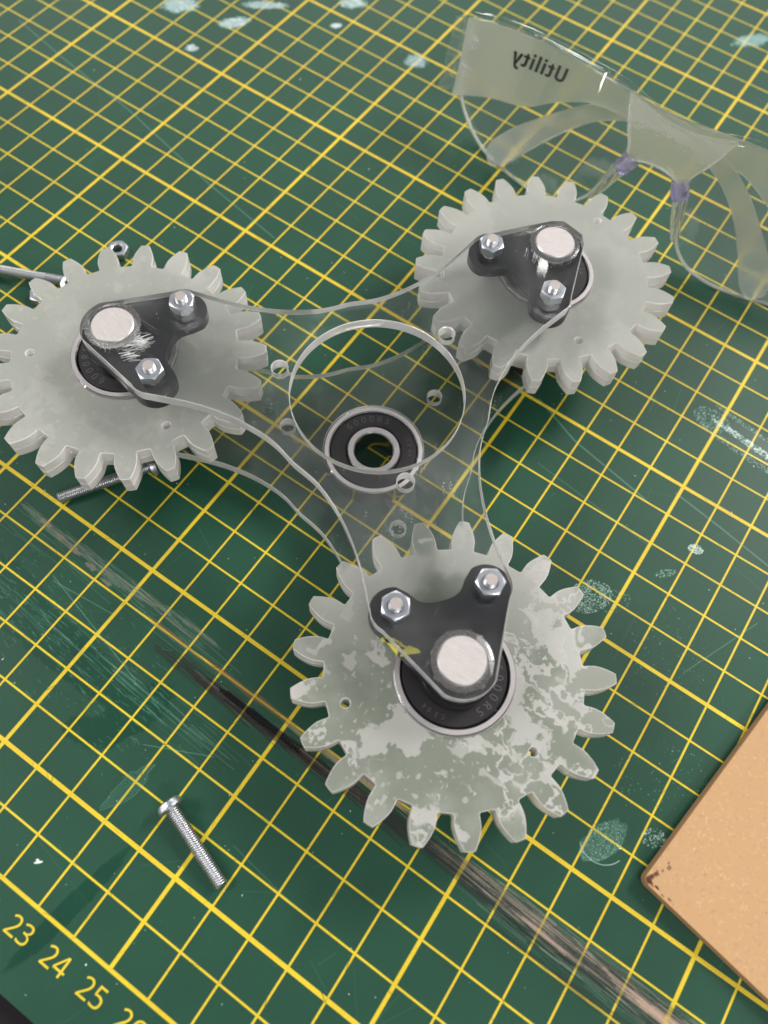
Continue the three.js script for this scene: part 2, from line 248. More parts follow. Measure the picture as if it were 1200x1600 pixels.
// clear acrylic sheets: scratches, sanded places and fine swarf dull the polish, plus a painted reflection haze
const SHEET = 17;
const R3 = (k) => -40.33 * Math.PI / 180 + k * 2 * Math.PI / 3;          // arm 0 front, 1 right, 2 left
const armPt = (k, x, y) => [x * Math.cos(R3(k)) - y * Math.sin(R3(k)), x * Math.sin(R3(k)) + y * Math.cos(R3(k))];
function sheetTextures(seed, upper) {
  const N = 2048, s = N / SHEET, r = rng(seed);
  const draw = (fill, f) => canvas(N, (c) => { c.fillStyle = fill; c.fillRect(0, 0, N, N); c.setTransform(s, 0, 0, -s, N / 2, N / 2); f(c); }, false);
  const scuffs = (c, al) => {
    const q = rng(seed + 5), sc = (k, x, y, rx, ry, t, n) => { for (let i = 0; i < n; i++) { const a = q() * 6.28, d = Math.sqrt(q()), [X, Y] = armPt(k, x + rx * d * Math.cos(a) * Math.cos(t) - ry * d * Math.sin(a) * Math.sin(t), y + rx * d * Math.cos(a) * Math.sin(t) + ry * d * Math.sin(a) * Math.cos(t)), w = t + R3(k) + 0.6 * (q() - 0.5), l = 0.04 + 0.12 * q(); c.strokeStyle = al(0.25 + 0.45 * q()); c.lineWidth = 0.006 + 0.012 * q(); c.beginPath(); c.moveTo(X - l * Math.cos(w), Y - l * Math.sin(w)); c.lineTo(X + l * Math.cos(w), Y + l * Math.sin(w)); c.stroke(); } };
    if (!upper) return;
    sc(1, 5.62, -0.24, 0.19, 0.12, 0.7, 80); sc(1, 5.9, 0.16, 0.26, 0.3, 0.6, 30); sc(2, 5.78, 0.38, 0.24, 0.34, 0.5, 55); sc(2, 5.55, 0.12, 0.16, 0.18, 0.4, 26);
    for (const k of [0, 1, 2]) for (let i = 0; i < 150; i++) { const a = q() * 6.28, d = 0.52 + 0.14 * q() * q(), [X, Y] = armPt(k, 6.38 + d * Math.cos(a), d * Math.sin(a)), w = q() * 6.28; c.strokeStyle = al(0.2 + 0.3 * q()); c.lineWidth = 0.012; c.beginPath(); c.moveTo(X, Y); c.lineTo(X + 0.06 * Math.cos(w), Y + 0.06 * Math.sin(w)); c.stroke(); }
  };
  const dust = (c, al) => {
    const q = rng(seed + 9);
    for (let i = 0; i < 2600; i++) { const a = q() * 6.28, d = 7.4 * Math.sqrt(q()), t = 0.004 + 0.012 * q() * q(); c.fillStyle = al(0.2 + 0.4 * q()); c.fillRect(d * Math.cos(a), d * Math.sin(a), t, t * (0.5 + 1.5 * q())); }
    for (const [k, x, y] of [[1, 2.9, -1.4], [1, 3.4, -1.2], [1, 3.2, 1.2], [0, 2.6, 0.9], [0, 3.2, -0.6], [2, 3.0, -0.4], [0, 1.9, 0.3]]) for (let i = 0; i < 30; i++) { const [X, Y] = armPt(k, x + (q() + q() - 1) * 0.4, y + (q() + q() - 1) * 0.3), t = 0.006 + 0.014 * q(); c.fillStyle = al(0.3 + 0.4 * q()); c.fillRect(X, Y, t, t * (0.4 + q())); }
    for (let i = 0; i < 260; i++) { const a = q() * 6.28, d = 7.2 * Math.sqrt(q()), w = q() * 6.28, l = 0.1 + 0.9 * q() * q(); c.strokeStyle = al(0.06 + 0.14 * q()); c.lineWidth = 0.006 + 0.006 * q(); c.beginPath(); c.moveTo(d * Math.cos(a), d * Math.sin(a)); c.lineTo(d * Math.cos(a) + l * Math.cos(w), d * Math.sin(a) + l * Math.sin(w)); c.stroke(); }
  };
  const nf = makeNoise(seed + 40), nf2 = makeNoise(seed + 41), fr = rng(seed + 42), hazeFilm = document.createElement('canvas'); hazeFilm.width = hazeFilm.height = 768;  // smudgy film, with the haze of the reflected ceiling painted in
  { const c = hazeFilm.getContext('2d'), id = c.createImageData(768, 768), d = id.data; for (let y = 0, i = 0; y < 768; y++) for (let x = 0; x < 768; x++, i += 4) { const u = x / 768 * SHEET, v = y / 768 * SHEET, k = fbm(nf, u * 0.9, v * 0.9, 4), w = 0.5 + 0.5 * Math.sin(26 * (u * Math.cos(k * 5) + v * Math.sin(k * 5))), a = sstep(0.3, 0.75, k) * (0.5 + 0.5 * w * nf2(u * 3, v * 3)) * (0.55 + 0.9 * fr()); d[i + 3] = 255 * Math.min(1, 0.004 + 0.036 * a); } c.putImageData(id, 0, 0); }
  const tr = draw('#ffffff', (c) => { c.drawImage(hazeFilm, -SHEET / 2, -SHEET / 2, SHEET, SHEET); const al = (a) => `rgba(0,0,0,${a})`; scuffs(c, (a) => al(a * 0.9)); dust(c, al); });
  const ro = draw('rgb(12,12,12)', (c) => { const al = (a) => `rgba(200,200,200,${a})`; scuffs(c, al); dust(c, al); });
  for (const t of [tr, ro]) { t.repeat.set(1 / (SHEET * CM), 1 / (SHEET * CM)); t.offset.set(0.5, 0.5); }
  return [tr, ro];
}
const clear = (seed, upper) => { const [tr, ro] = sheetTextures(seed, upper); return phy({ color: lin(0.97, 0.985, 0.975), transmission: 1, transmissionMap: tr, roughness: 1, roughnessMap: ro, ior: 1.49, thickness: 0.003 }); };
const clearEdge = phy({ color: lin(0.99, 0.985, 0.98), transmission: 0.45, roughness: 0.16, ior: 1.49, thickness: 0.003 });
const clearGlue = phy({ color: lin(0.95, 0.95, 0.95), transmission: 0.9, roughness: 0.15, ior: 1.49, thickness: 0.002 });

// ---------------------------------------------------------------- the three-armed carrier with its gears
const lobe = (cx, cy, r, a0, a1, n = 10) => Array.from({ length: n + 1 }, (_, i) => { const a = a0 + (a1 - a0) * i / n; return [cx + r * Math.cos(a), cy + r * Math.sin(a)]; });
const spline = (pts, n) => new THREE.CatmullRomCurve3(pts.map(([x, y]) => new THREE.Vector3(x, y, 0)), false, 'centripetal').getPoints(n).map((p) => [p.x, p.y]);
const SH = 6.38, NX = 5.03, NY = 1.0;
// outline of one arm from its lower side round the tip to its upper side; the right arm's tip is cut off flat
function armOutline(cut) {
  const tilt = 0.79;
  let tip = lobe(SH, 0, 0.76, -tilt, tilt, 26);
  if (cut) tip = [[6.92, -0.53], [7.13, -0.31], [7.13, 0.31], [6.92, 0.53]];
  const side = spline([[1.3, 2.252], [1.9, 1.87], [2.6, 1.62], [3.3, 1.49], [4.0, 1.45], [4.55, 1.475], [4.95, 1.5]], 40);
  const up = lobe(NX, NY, 0.51, Math.PI / 2 + 0.05, tilt, 8).concat([]);
  const upper = [...tip, ...up.reverse(), ...side.reverse()];
  const lower = side.map(([x, y]) => [x, -y]).reverse().concat(up.map(([x, y]) => [x, -y]).reverse());
  return [...lower, ...upper];
}
function sheetShape(centre) {
  const pts = [];
  for (const k of [0, 1, 2]) for (const [x, y] of armOutline(k === 1).slice(0, -1)) pts.push(armPt(k, x, y));
  const s = flatShape(pts);
  circleHole(s, 0, 0, centre, 96);
  for (const k of [0, 1, 2]) { circleHole(s, ...armPt(k, 2.33, 0), 0.19, 28); circleHole(s, ...armPt(k, SH, 0), 0.503, 48); for (const y of [-NY, NY]) circleHole(s, ...armPt(k, NX, y), 0.158, 24); }
  return s;
}
function bracketShape(cut) {
  const t = 0.79, a = lobe(SH, 0, 0.755, -t, t, 24), r = 0.53;
  const tip = cut ? [[6.92, -0.52], [7.12, -0.31], [7.12, 0.31], [6.92, 0.52]] : a;
  const up = lobe(NX, NY, r, t, Math.PI + 0.35, 16), inner = spline([[4.62, 0.68], [4.8, 0.56], [4.96, 0.42], [5.04, 0.2], [5.05, 0], [5.04, -0.2], [4.96, -0.42], [4.8, -0.56], [4.62, -0.68]], 28);
  const s = flatShape([...tip, ...up, ...inner.slice(2, -2), ...up.map(([x, y]) => [x, -y]).reverse()]);
  circleHole(s, SH, 0, 0.503, 48); for (const y of [-NY, NY]) circleHole(s, NX, y, 0.158, 24);
  return s;
}
function gearShape(phase, holes) {
  const N = 21, rp = 3.15, rb = rp * Math.cos(20 * Math.PI / 180), ra = 3.45, rr = 2.76, inv = (x) => Math.tan(x) - x, half = (r) => Math.PI / (2 * N) + inv(20 * Math.PI / 180) - (r > rb ? inv(Math.acos(rb / r)) : 0);
  const pts = [], rs = [2.79, 2.9, 3.02, 3.12, 3.2, 3.28, 3.35, 3.41, ra];
  for (let i = 0; i < N; i++) {
    const c = phase + i * 2 * Math.PI / N, pol = (r, a) => pts.push([r * Math.cos(a), r * Math.sin(a)]);
    pol(rr, c - half(2.8) - 0.012);
    for (const r of rs) pol(r, c - half(r));
    pol(ra + 0.005, c);
    for (const r of rs.slice().reverse()) pol(r, c + half(r));
    pol(rr, c + half(2.8) + 0.012);
  }
  const s = flatShape(pts); circleHole(s, 0, 0, 1.302, 72);
  for (const [r, a] of holes) circleHole(s, r * Math.cos(a), r * Math.sin(a), 0.1, 18);
  return s;
}
function gearTexture(seed, amount, soft) {             // patches where the glue between the frosted layers has spread or dried
  const n1 = makeNoise(seed), n2 = makeNoise(seed + 1), n3 = makeNoise(seed + 2), r = rng(seed + 3), N = 900, S = 7.2;
  const t = canvas(N, (c) => {
    const id = c.createImageData(N, N), d = id.data;
    for (let y = 0, i = 0; y < N; y++) for (let x = 0; x < N; x++, i += 4) {
      const u = (x / N - 0.5) * S, v = (0.5 - y / N) * S, ang = Math.atan2(v, u), rad = Math.hypot(u, v);
      const wx = u + 0.8 * (fbm(n2, u * 3.2, v * 3.2, 4) - 0.5), wy = v + 0.8 * (fbm(n3, u * 3.2 + 9, v * 3.2, 4) - 0.5);
      const m = fbm(n1, wx * 1.1 + 50, wy * 1.1 + 50, 5), sp = n2(u * 6 + 40, v * 6 + 40), sp2 = n3(u * 12 + 4, v * 12 + 4), where = fbm(n3, u * 0.5 + 70, v * 0.5 + 70, 2);
      const vein = Math.abs(fbm(n2, wx * 1.25 + 11, wy * 1.25 + 3, 4) - 0.5), cloud = fbm(n1, u * 0.8 + 9, v * 0.8 + 31, 4);
      const right = sstep(-0.6, 1.6, 0.9 * u + 0.42 * v), topSide = sstep(0.3, 2.2, 0.75 * v - 0.53 * u), mm = fbm(n1, wx * 1.9 + 50, wy * 1.9 + 50, 5);
      let k = soft ? sstep(0.45, 0.72, m + 0.2 * (where - 0.5)) : sstep(0.595, 0.64, mm + 0.22 * (where - 0.5) + 0.06 * (right - 0.5)) * 0.85;
      if (!soft) k = Math.max(k, sstep(0.034, 0.02, vein) * sstep(0.46, 0.56, 0.55 * where + 0.35 * right + 0.3 * (m - 0.5)) * 0.95, sstep(0.42, 0.62, cloud + 0.12 * topSide) * (0.3 + 0.45 * topSide));
      k = Math.max(k, sstep(0.8, 0.86, sp) * sstep(0.42, 0.6, where + 0.3 * m) * 0.7, sstep(0.86, 0.92, sp2) * sstep(0.42, 0.58, where) * 0.6);
      k *= amount; const g = 0.06 * (fbm(n2, u * 1.2 + 20, v * 1.2, 3) - 0.5) + 0.035 * (r() - 0.5);
      const b = soft ? [206, 209, 202] : [172, 180, 166], w = [246, 245, 243];
      for (let j = 0; j < 3; j++) d[i + j] = Math.max(0, Math.min(255, (b[j] + (w[j] - b[j]) * k) * (1 + g)));
      d[i + 3] = 255;
    }
    c.putImageData(id, 0, 0);
    for (let i = 0; i < 340; i++) { const x = N * r(), y = N * r(), q = 8 + 70 * r(), a = r() * 6.28, w = 0.15 + 0.6 * r(); c.strokeStyle = r() < 0.6 ? `rgba(240,242,238,${0.06 + 0.16 * r()})` : `rgba(110,116,104,${0.06 + 0.12 * r()})`; c.lineWidth = 0.6 + 0.5 * r(); c.beginPath(); c.arc(x, y, q, a, a + w); c.stroke(); }
    for (let i = 0; i < 420; i++) { c.fillStyle = r() < 0.7 ? `rgba(250,250,248,${0.2 + 0.5 * r()})` : `rgba(70,74,66,${0.2 + 0.4 * r()})`; c.fillRect(N * r(), N * r(), 0.8 + 1.6 * r(), 0.8 + 1.4 * r()); }
    for (let i = 0; i < 260; i++) { const x = r() * N, y = r() * N, a = -0.4 + 0.3 * r(), l = 10 + 90 * r(); c.strokeStyle = `rgba(225,228,222,${0.04 + 0.08 * r()})`; c.lineWidth = 0.6; c.beginPath(); c.moveTo(x, y); c.lineTo(x + l * Math.cos(a), y + l * Math.sin(a)); c.stroke(); }
  });
  t.repeat.set(1 / (S * CM), 1 / (S * CM)); t.offset.set(0.5, 0.5);
  return t;
}
const gearEdge = phy({ color: lin(0.98, 0.955, 0.95), transmission: 0.32, roughness: 0.14, ior: 1.49, thickness: 0.006, bumpMap: canvas(256, (c, n) => { const r = rng(63); c.fillStyle = '#777'; c.fillRect(0, 0, n, n); for (let i = 0; i < 300; i++) { const g = 90 + 80 * r() | 0; c.strokeStyle = `rgba(${g},${g},${g},0.5)`; c.lineWidth = 1 + 3 * r(); const x = r() * n; c.beginPath(); c.moveTo(x, r() * n); c.lineTo(x + 10 * (r() - 0.5), r() * n); c.stroke(); } }, false), bumpScale: 0.0003 });
gearEdge.bumpMap.wrapS = gearEdge.bumpMap.wrapT = THREE.RepeatWrapping; gearEdge.bumpMap.repeat.set(90, 90);
const gearCap = (seed, amount, soft) => phy({ map: gearTexture(seed, amount, soft), transmission: 0.6, roughness: 0.9, ior: 1.49, thickness: 0 });
const sealTex = canvas(512, (c, n) => {
  const r = rng(91); c.fillStyle = '#262427'; c.fillRect(0, 0, n, n);
  for (let i = 0; i < 5000; i++) { const g = 28 + 26 * r() | 0; c.fillStyle = `rgba(${g},${g},${g},0.5)`; c.fillRect(r() * n, r() * n, 2, 2); }
  c.translate(n / 2, n / 2); c.textAlign = 'center'; c.textBaseline = 'middle';
  const s = n / 2.7, arc = (txt, a0, da, rad, size) => { [...txt].forEach((ch, i) => { const a = a0 + i * da; c.save(); c.rotate(a); c.translate(0, -rad * s); c.font = `${size * s}px sans-serif`; c.fillStyle = 'rgba(3,3,3,1)'; c.fillText(ch, 0.012 * s, 0.012 * s); c.fillStyle = 'rgba(120,118,122,0.8)'; c.fillText(ch, 0, 0); c.restore(); }); };
  arc('6000RS', -1.05, 0.23, 0.93, 0.24); arc('C3', 0.95, 0.14, 0.95, 0.14); arc('64', 1.28, 0.13, 0.95, 0.14);
});
const sealMat = std({ map: sealTex, roughness: 0.42, bumpMap: sealTex, bumpScale: 0.00008 });
const ringFace = brushed(15, 150, 60, 500); ringFace.wrapS = ringFace.wrapT = THREE.RepeatWrapping;
const bearingSteel = std({ color: lin(0.72, 0.68, 0.68), metalness: 0.7, roughness: 0.62, roughnessMap: ringFace, bumpMap: ringFace, bumpScale: 0.00002 });
const wallSteel = std({ color: lin(0.56, 0.54, 0.54), metalness: 1, roughness: 0.16 });
function sealGeo(h0, h1) {
  const g = ring(0.725, 1.115, h0, h1, 0.02, 72), p = g.attributes.position, uv = g.attributes.uv;
  for (let i = 0; i < p.count; i++) uv.setXY(i, 0.5 + p.getX(i) / (2.7 * CM), 0.5 - p.getZ(i) / (2.7 * CM));
  return g;
}
function raceGeo(r0, r1, n) { const h = 0.4, c = 0.03; return mergeGeometries([mergeGeometries([lathe([[r0 + c, h], [r0 + c, h - 0.001], [r1 - c, h - 0.001], [r1 - c, h]], n), lathe([[r1 - c, h], [r0 + c, h]], n), lathe([[r0 + c, -h], [r1 - c, -h]], n)]), mergeGeometries([lathe([[r1 - c, -h], [r1, c - h], [r1, h - c], [r1 - c, h]], n), lathe([[r0 + c, h], [r0, h - c], [r0, c - h], [r0 + c, -h]], n)])], true); }
const outerRingGeo = raceGeo(1.14, 1.3, 96), innerRingGeo = raceGeo(0.5, 0.695, 72), sealRingGeo = sealGeo(-0.375, 0.375);
function bearing(parent) {
  part('outer_ring', outerRingGeo, [bearingSteel, wallSteel], parent); part('seal', sealRingGeo, sealMat, parent); part('inner_ring', innerRingGeo, [bearingSteel, wallSteel], parent);
}

const carrier = thing('gear_carrier', 'three clear armed acrylic frame carrying three frosted gears on black brackets', 'gear mechanism');
carrier.position.copy(W(22.743, 12.7, 0));
{
  const up = part('upper_plate', plateGeo(sheetShape(2.0), 3.2, 3.5), [clear(401, true), clearEdge], carrier);
  const lo = part('lower_plate', plateGeo(sheetShape(1.305), 0.45, 0.75), [clear(433, false), clearEdge], carrier);
  const specs = [
    { k: 0, phase: -1.26, holes: [[2.37, -130.2], [2.22, -11]], tex: [700, 1, 0], label: 'front gear with white blotches of spread glue' },
    { k: 1, phase: 4.3, holes: [[2.48, 83.2], [2.27, -38.1]], tex: [720, 0.22, 1], label: 'plain frosted gear nearest the safety glasses' },
    { k: 2, phase: 3.3, holes: [[2.31, -145], [2.32, -24]], tex: [741, 0.4, 1], label: 'frosted gear cut by the left edge of the picture' },
  ];
  const nut = nutGeo(), boltBody = lathe([[0, -0.62], [0.12, -0.62], ...threadProfile(-0.6, 0.33), [0.148, 0.34], [0.125, 0.372]], 24), head = lathe([[0, -0.84], [0.2, -0.84], [0.26, -0.8], [0.28, -0.72], [0.28, -0.61], [0, -0.61]], 32);
  const boltGeo = mergeGeometries([mergeGeometries([boltBody, head]), lathe([[0.125, 0.372], [0.12, 0.3735], [0, 0.374]], 24)], true);
  const r = rng(17);
  for (const s of specs) {
    const g = new THREE.Group(); g.rotation.y = R3(s.k);
    const [ax, ay] = armPt(s.k, SH, 0);
    const gear = part('gear', layers(gearShape(s.phase * Math.PI / 180, s.holes.map(([q, a]) => [q, a * Math.PI / 180]))), [gearCap(...s.tex), gearEdge], carrier, s.label);
    gear.position.set(ax * CM, (2.0 + [0, 0.12, 0.07][s.k]) * CM, -ay * CM);
    const b = new THREE.Group(); b.name = 'bearing'; b.position.copy(gear.position); b.rotation.y = [-1.9, 0.4, 2.2][s.k]; carrier.add(b); bearing(b);
    const rod = part('shaft', mergeGeometries([lathe([[0, 0.02], [0.46, 0.02], [0.5, 0.06], [0.5, 3.52 + 0.02], [0.475, 3.56]], 48), lathe([[0.475, 3.56], [0, 3.562]], 48)], true), [alu, aluEnd], carrier);
    { const p = rod.geometry.attributes.position, uv = rod.geometry.attributes.uv; for (let i = 0; i < p.count; i++) uv.setXY(i, 0.5 + p.getX(i) / (1.1 * CM), 0.5 + p.getZ(i) / (1.1 * CM)); }
    rod.position.set(ax * CM, 0, -ay * CM); rod.rotation.y = r() * 3;
    const glue = part('glue_ring', lathe([[0.503, 3.5], [0.62 + 0.04 * r(), 3.5], [0.57, 3.53], [0.503, 3.548]], 40), clearGlue, carrier); glue.position.copy(rod.position);
    if (s.k === 0) { const pm = flatShape([[5.45, -1.37], [5.52, -1.42], [5.64, -1.2], [5.74, -1.08], [5.98, -0.72], [5.9, -0.74], [5.78, -0.9], [5.84, -1.06], [5.93, -1.13], [5.9, -1.18], [5.78, -1.12], [5.7, -1.02], [5.56, -1.16]]); part('paint_mark', plateGeo(pm, 3.1952, 3.1972, 0), std({ color: lin(0.55, 0.5, 0.06), roughness: 0.7 }), carrier).rotation.y = R3(0); }
    for (const lower of [0, 1]) {
      const br = part('bracket', plateGeo(bracketShape(s.k === 1), lower ? 0.755 : 2.895, lower ? 1.055 : 3.195), blackAcrylic, carrier); br.rotation.y = R3(s.k);
      const sp = part('spacer', ring(0.505, 0.79, lower ? 1.056 : 2.402, lower ? 1.598 : 2.894, 0.01), blackPlain, carrier); sp.position.copy(rod.position);
      for (const y of [-NY, NY]) {
        const [nx, ny] = armPt(s.k, NX, y), turn = r() * 1.05;
        const n = part('nut', nut, zinc, carrier), bo = part('bolt', boltGeo, [zincDull, boltEnd], carrier);
        n.rotation.y = turn; bo.rotation.y = r() * 6; n.position.set(nx * CM, (lower ? 0.208 : 3.502) * CM, -ny * CM); bo.position.set(nx * CM, (lower ? 0.45 : 3.502) * CM, -ny * CM);
        if (lower) bo.rotation.x = Math.PI;
      }
    }
  }
}
// ---------------------------------------------------------------- the loose bearing in the middle
{
  const b = thing('ball_bearing', 'loose sealed ball bearing in the middle of the clear lower plate', 'bearing');
  b.position.copy(W(22.77, 12.66, 0.405)); bearing(b); b.rotation.y = 0.3;
}
// ---------------------------------------------------------------- loose screws and nuts on the mat
function screw(len, label, [u0, v0, h0], [u1, v1, h1], smooth = 0) {
  const t = thing('screw', label, 'screw', null);
  const prof = smooth ? [[0, 0], [0.11, 0], ...threadProfile(0.02, len - smooth), [0.135, len - smooth], [0.135, len]] : [[0, 0], [0.11, 0], ...threadProfile(0.02, len), [0.15, len]];
  part('shank', lathe(prof, 28), zincDull, t);
  const hd = lathe([[0, len], [0.24, len], [0.285, len + 0.03], [0.285, len + 0.1], [0.25, len + 0.17], [0.17, len + 0.205], [0.07, len + 0.2], [0.05, len + 0.12], [0, len + 0.12]], 40);
  part('head', hd, zinc, t);
  const a = W(u0, v0, h0), d = W(u1, v1, h1).sub(a).normalize();
  t.position.copy(a); t.quaternion.setFromUnitVectors(new THREE.Vector3(0, 1, 0), d);
}
screw(1.93, 'pan head screw lying alone near the printed numbers', [25.93, 2.46, 0.15], [24.1, 3.04, 0.285]);
screw(1.95, 'smooth shanked screw at the left edge above the left gear', [12.12, 12.27, 0.15], [10.42, 11.41, 0.285], 1.4);
screw(2.4, 'threaded screw lying partly under the left gear', [16.83, 7.08, 0.15], [18.3, 9.35, 0.22]);
function looseNut(label, u, v, turn, lean = 0) { const n = part('nut', nutGeo(), zinc, scene); n.name = numbered('hexagon_nut'); n.position.copy(W(u, v, 0.002 + Math.abs(lean) * 0.25)); n.rotation.set(lean, turn, 0); tag(n, label, 'nut'); }
looseNut('hexagon nut behind the top tooth of the left gear', 12.55, 14.05, 0.3);
looseNut('hexagon nut beside the left gear below the smooth screw', 11.92, 11.5, 0.8);
looseNut('hexagon nut at the tip of the smooth shanked screw', 12.4, 12.3, 0.1, 0.3);
// ---------------------------------------------------------------- fibreboard offcut
{
  const tex = canvas(1024, (c, n) => {
    const r = rng(55), n1 = makeNoise(300); c.fillStyle = '#c09a70'; c.fillRect(0, 0, n, n);
    for (let i = 0; i < 26000; i++) { const x = r() * n, y = r() * n, a = r() * 6.28, l = 2 + 8 * r() * r(), g = r(); c.strokeStyle = g < 0.5 ? `rgba(226,192,150,${0.1 + 0.24 * r()})` : `rgba(160,122,82,${0.1 + 0.18 * r()})`; c.lineWidth = 0.8 + 1.8 * r(); c.beginPath(); c.moveTo(x, y); c.quadraticCurveTo(x + l * 0.5 * Math.cos(a + 0.5), y + l * 0.5 * Math.sin(a + 0.5), x + l * Math.cos(a), y + l * Math.sin(a)); c.stroke(); }
    for (let i = 0; i < 60; i++) { c.fillStyle = 'rgba(110,74,46,0.5)'; c.fillRect(r() * n, r() * n, 2, 1.5); }
    c.fillStyle = 'rgba(78,46,34,0.5)'; for (let i = 0; i < 34; i++) { const d = 40 * r() * r(); c.fillRect(2 + 3 * r() + d * 0.3, n - 4 - d - 5 * r(), 2 + 4 * r(), 2 + 4 * r()); c.fillRect(2 + d, n - 5 - 4 * r(), 3 + 3 * r(), 2); }
  });
  tex.repeat.set(1 / 0.16, 1 / 0.16); tex.wrapS = tex.wrapT = THREE.MirroredRepeatWrapping;
  const rr = 0.18, L1 = 14, L2 = 16;                 // L1 away from the corner across, L2 along
  const s = new THREE.Shape(); s.moveTo(rr * CM, 0); s.lineTo(L2 * CM, 0); s.lineTo(L2 * CM, L1 * CM); s.lineTo(0, L1 * CM); s.lineTo(0, rr * CM); s.quadraticCurveTo(0.02 * CM, 0.02 * CM, rr * CM, 0);
  const g = plateGeo(s, 0, 0.3, 0.02, 0.5);
  const m = part('fibreboard_sheet', g, [std({ map: tex, roughness: 0.85, bumpMap: tex, bumpScale: 0.00008 }), std({ color: lin(0.34, 0.2, 0.1), roughness: 0.9 })], scene);
  m.position.copy(W(33.3, 7.62, 0.03)); m.rotation.y = -9.5 * Math.PI / 180;
  tag(m, 'tan fibreboard sheet with a scorched corner at the right edge', 'board');
}
// ---------------------------------------------------------------- safety glasses
{
  const glasses = thing('safety_glasses', 'clear folded safety glasses with frosted arms lying behind the right gear', 'glasses');
  const eT = [0, 0.4529, 0.8916], G = [24.6, 23.4, 0.1];
  const at = (s, t, w) => W(G[0] + s, G[1] + t * eT[1] + w * eT[2], G[2] + t * eT[2] - w * eT[1]);
  const wrap = (s) => s * s / 36;
  // closed sheet over a grid (a, b), both sides and the rim
  function sheet(f, na, nb, th) {
    const P = [], I = [], V = (a, b) => { const e = 1e-3, p = f(a, b), q1 = f(Math.min(1, a + e), b).sub(f(Math.max(0, a - e), b)), q2 = f(a, Math.min(1, b + e)).sub(f(a, Math.max(0, b - e))); return [p, q1.cross(q2).normalize()]; };
    const id = (k, i, j) => (k * (na + 1) + i) * (nb + 1) + j;
    for (const k of [-1, 1]) for (let i = 0; i <= na; i++) for (let j = 0; j <= nb; j++) { const [p, n] = V(i / na, j / nb); P.push(...p.addScaledVector(n, k * th / 2 * CM).toArray()); }
    for (const k of [0, 1]) for (let i = 0; i < na; i++) for (let j = 0; j < nb; j++) { const q = [id(k, i, j), id(k, i + 1, j), id(k, i, j + 1), id(k, i + 1, j + 1)]; k ? I.push(q[0], q[1], q[2], q[2], q[1], q[3]) : I.push(q[0], q[2], q[1], q[2], q[3], q[1]); }
    const rim = []; for (let i = 0; i < na; i++) rim.push([i, 0]); for (let j = 0; j < nb; j++) rim.push([na, j]); for (let i = na; i > 0; i--) rim.push([i, nb]); for (let j = nb; j > 0; j--) rim.push([0, j]);
    rim.forEach(([i, j], n) => { const [i2, j2] = rim[(n + 1) % rim.length], a = id(0, i, j), b = id(0, i2, j2), c = id(1, i, j), d = id(1, i2, j2); I.push(a, b, c, c, b, d); });
    const g = new THREE.BufferGeometry(); g.setAttribute('position', new THREE.Float32BufferAttribute(P, 3)); g.setAttribute('uv', new THREE.Float32BufferAttribute(new Float32Array(P.length / 3 * 2).map((_, i) => { const n = i >> 1; return i & 1 ? P[n * 3 + 1] * 40 : P[n * 3] * 40; }), 2)); g.setIndex(I);
    return toCreasedNormals(g, 0.7);
  }
  const interp = (K) => (x) => { let i = 0; while (i < K.length - 2 && x > K[i + 1][0]) i++; const [x0, y0] = K[i], [x1, y1] = K[i + 1], t = Math.min(1, Math.max(0, (x - x0) / (x1 - x0))); return y0 + (y1 - y0) * t; };
  const smoothK = (K, n = 80) => interp(spline(K, n));
  const hi = smoothK([[0, 3.6], [0.6, 3.64], [1.2, 3.76], [2, 3.92], [3, 3.97], [4.2, 3.97], [5.5, 3.92], [6.6, 3.8], [7.5, 3.6]]);
  const lo = smoothK([[0, 2.46], [0.35, 2.42], [0.7, 2.3], [1.0, 2.0], [1.3, 1.3], [1.6, 0.72], [2.1, 0.32], [2.8, 0.14], [3.6, 0.12], [4.6, 0.22], [5.6, 0.44], [6.4, 0.85], [7.0, 1.35], [7.35, 2.0], [7.5, 2.6]]);
  const frost = phy({ color: lin(0.92, 0.93, 0.88), transmission: 0.86, roughness: 0.24, ior: 1.5, thickness: 0.002, bumpMap: canvas(256, (c, n) => { const r = rng(70); c.fillStyle = '#777'; c.fillRect(0, 0, n, n); for (let i = 0; i < 5000; i++) { const g = 255 * r() | 0; c.fillStyle = `rgba(${g},${g},${g},0.35)`; c.beginPath(); c.arc(r() * n, r() * n, 0.8 + 2 * r(), 0, 7); c.fill(); } }, false), bumpScale: 0.00025 });
  frost.bumpMap.wrapS = frost.bumpMap.wrapT = THREE.RepeatWrapping;
  const lensMat = phy({ color: lin(0.985, 0.99, 0.985), transmission: 1, roughness: 0.02, ior: 1.58, thickness: 0 });
  const armMat = phy({ color: lin(0.93, 0.94, 0.9), transmission: 0.9, roughness: 0.3, ior: 1.55, thickness: 0.002 });
  const edgeMat = phy({ color: lin(0.96, 0.97, 0.96), transmission: 0.75, roughness: 0.3, ior: 1.58, thickness: 0.001 });
  const padMat = phy({ color: lin(0.95, 0.95, 1), transmission: 1, roughness: 0.04, ior: 1.58, thickness: 0.003 });
  const rootMat = phy({ color: lin(0.62, 0.56, 0.92), transmission: 0.85, roughness: 0.15, ior: 1.58, thickness: 0.003 });
  const sB = (b) => 0.95 + 0.75 * b * b;             // where the frosted bridge ends, wider towards the brow
  for (const sd of [-1, 1]) part('lens', sheet((a, b) => { const s = sB(b) + a * (7.5 - sB(b)), l = lo(s), t = l + (hi(s) - l) * b; return at(sd * s, t, wrap(s) + 0.05); }, 96, 20, 0.2), lensMat, glasses);
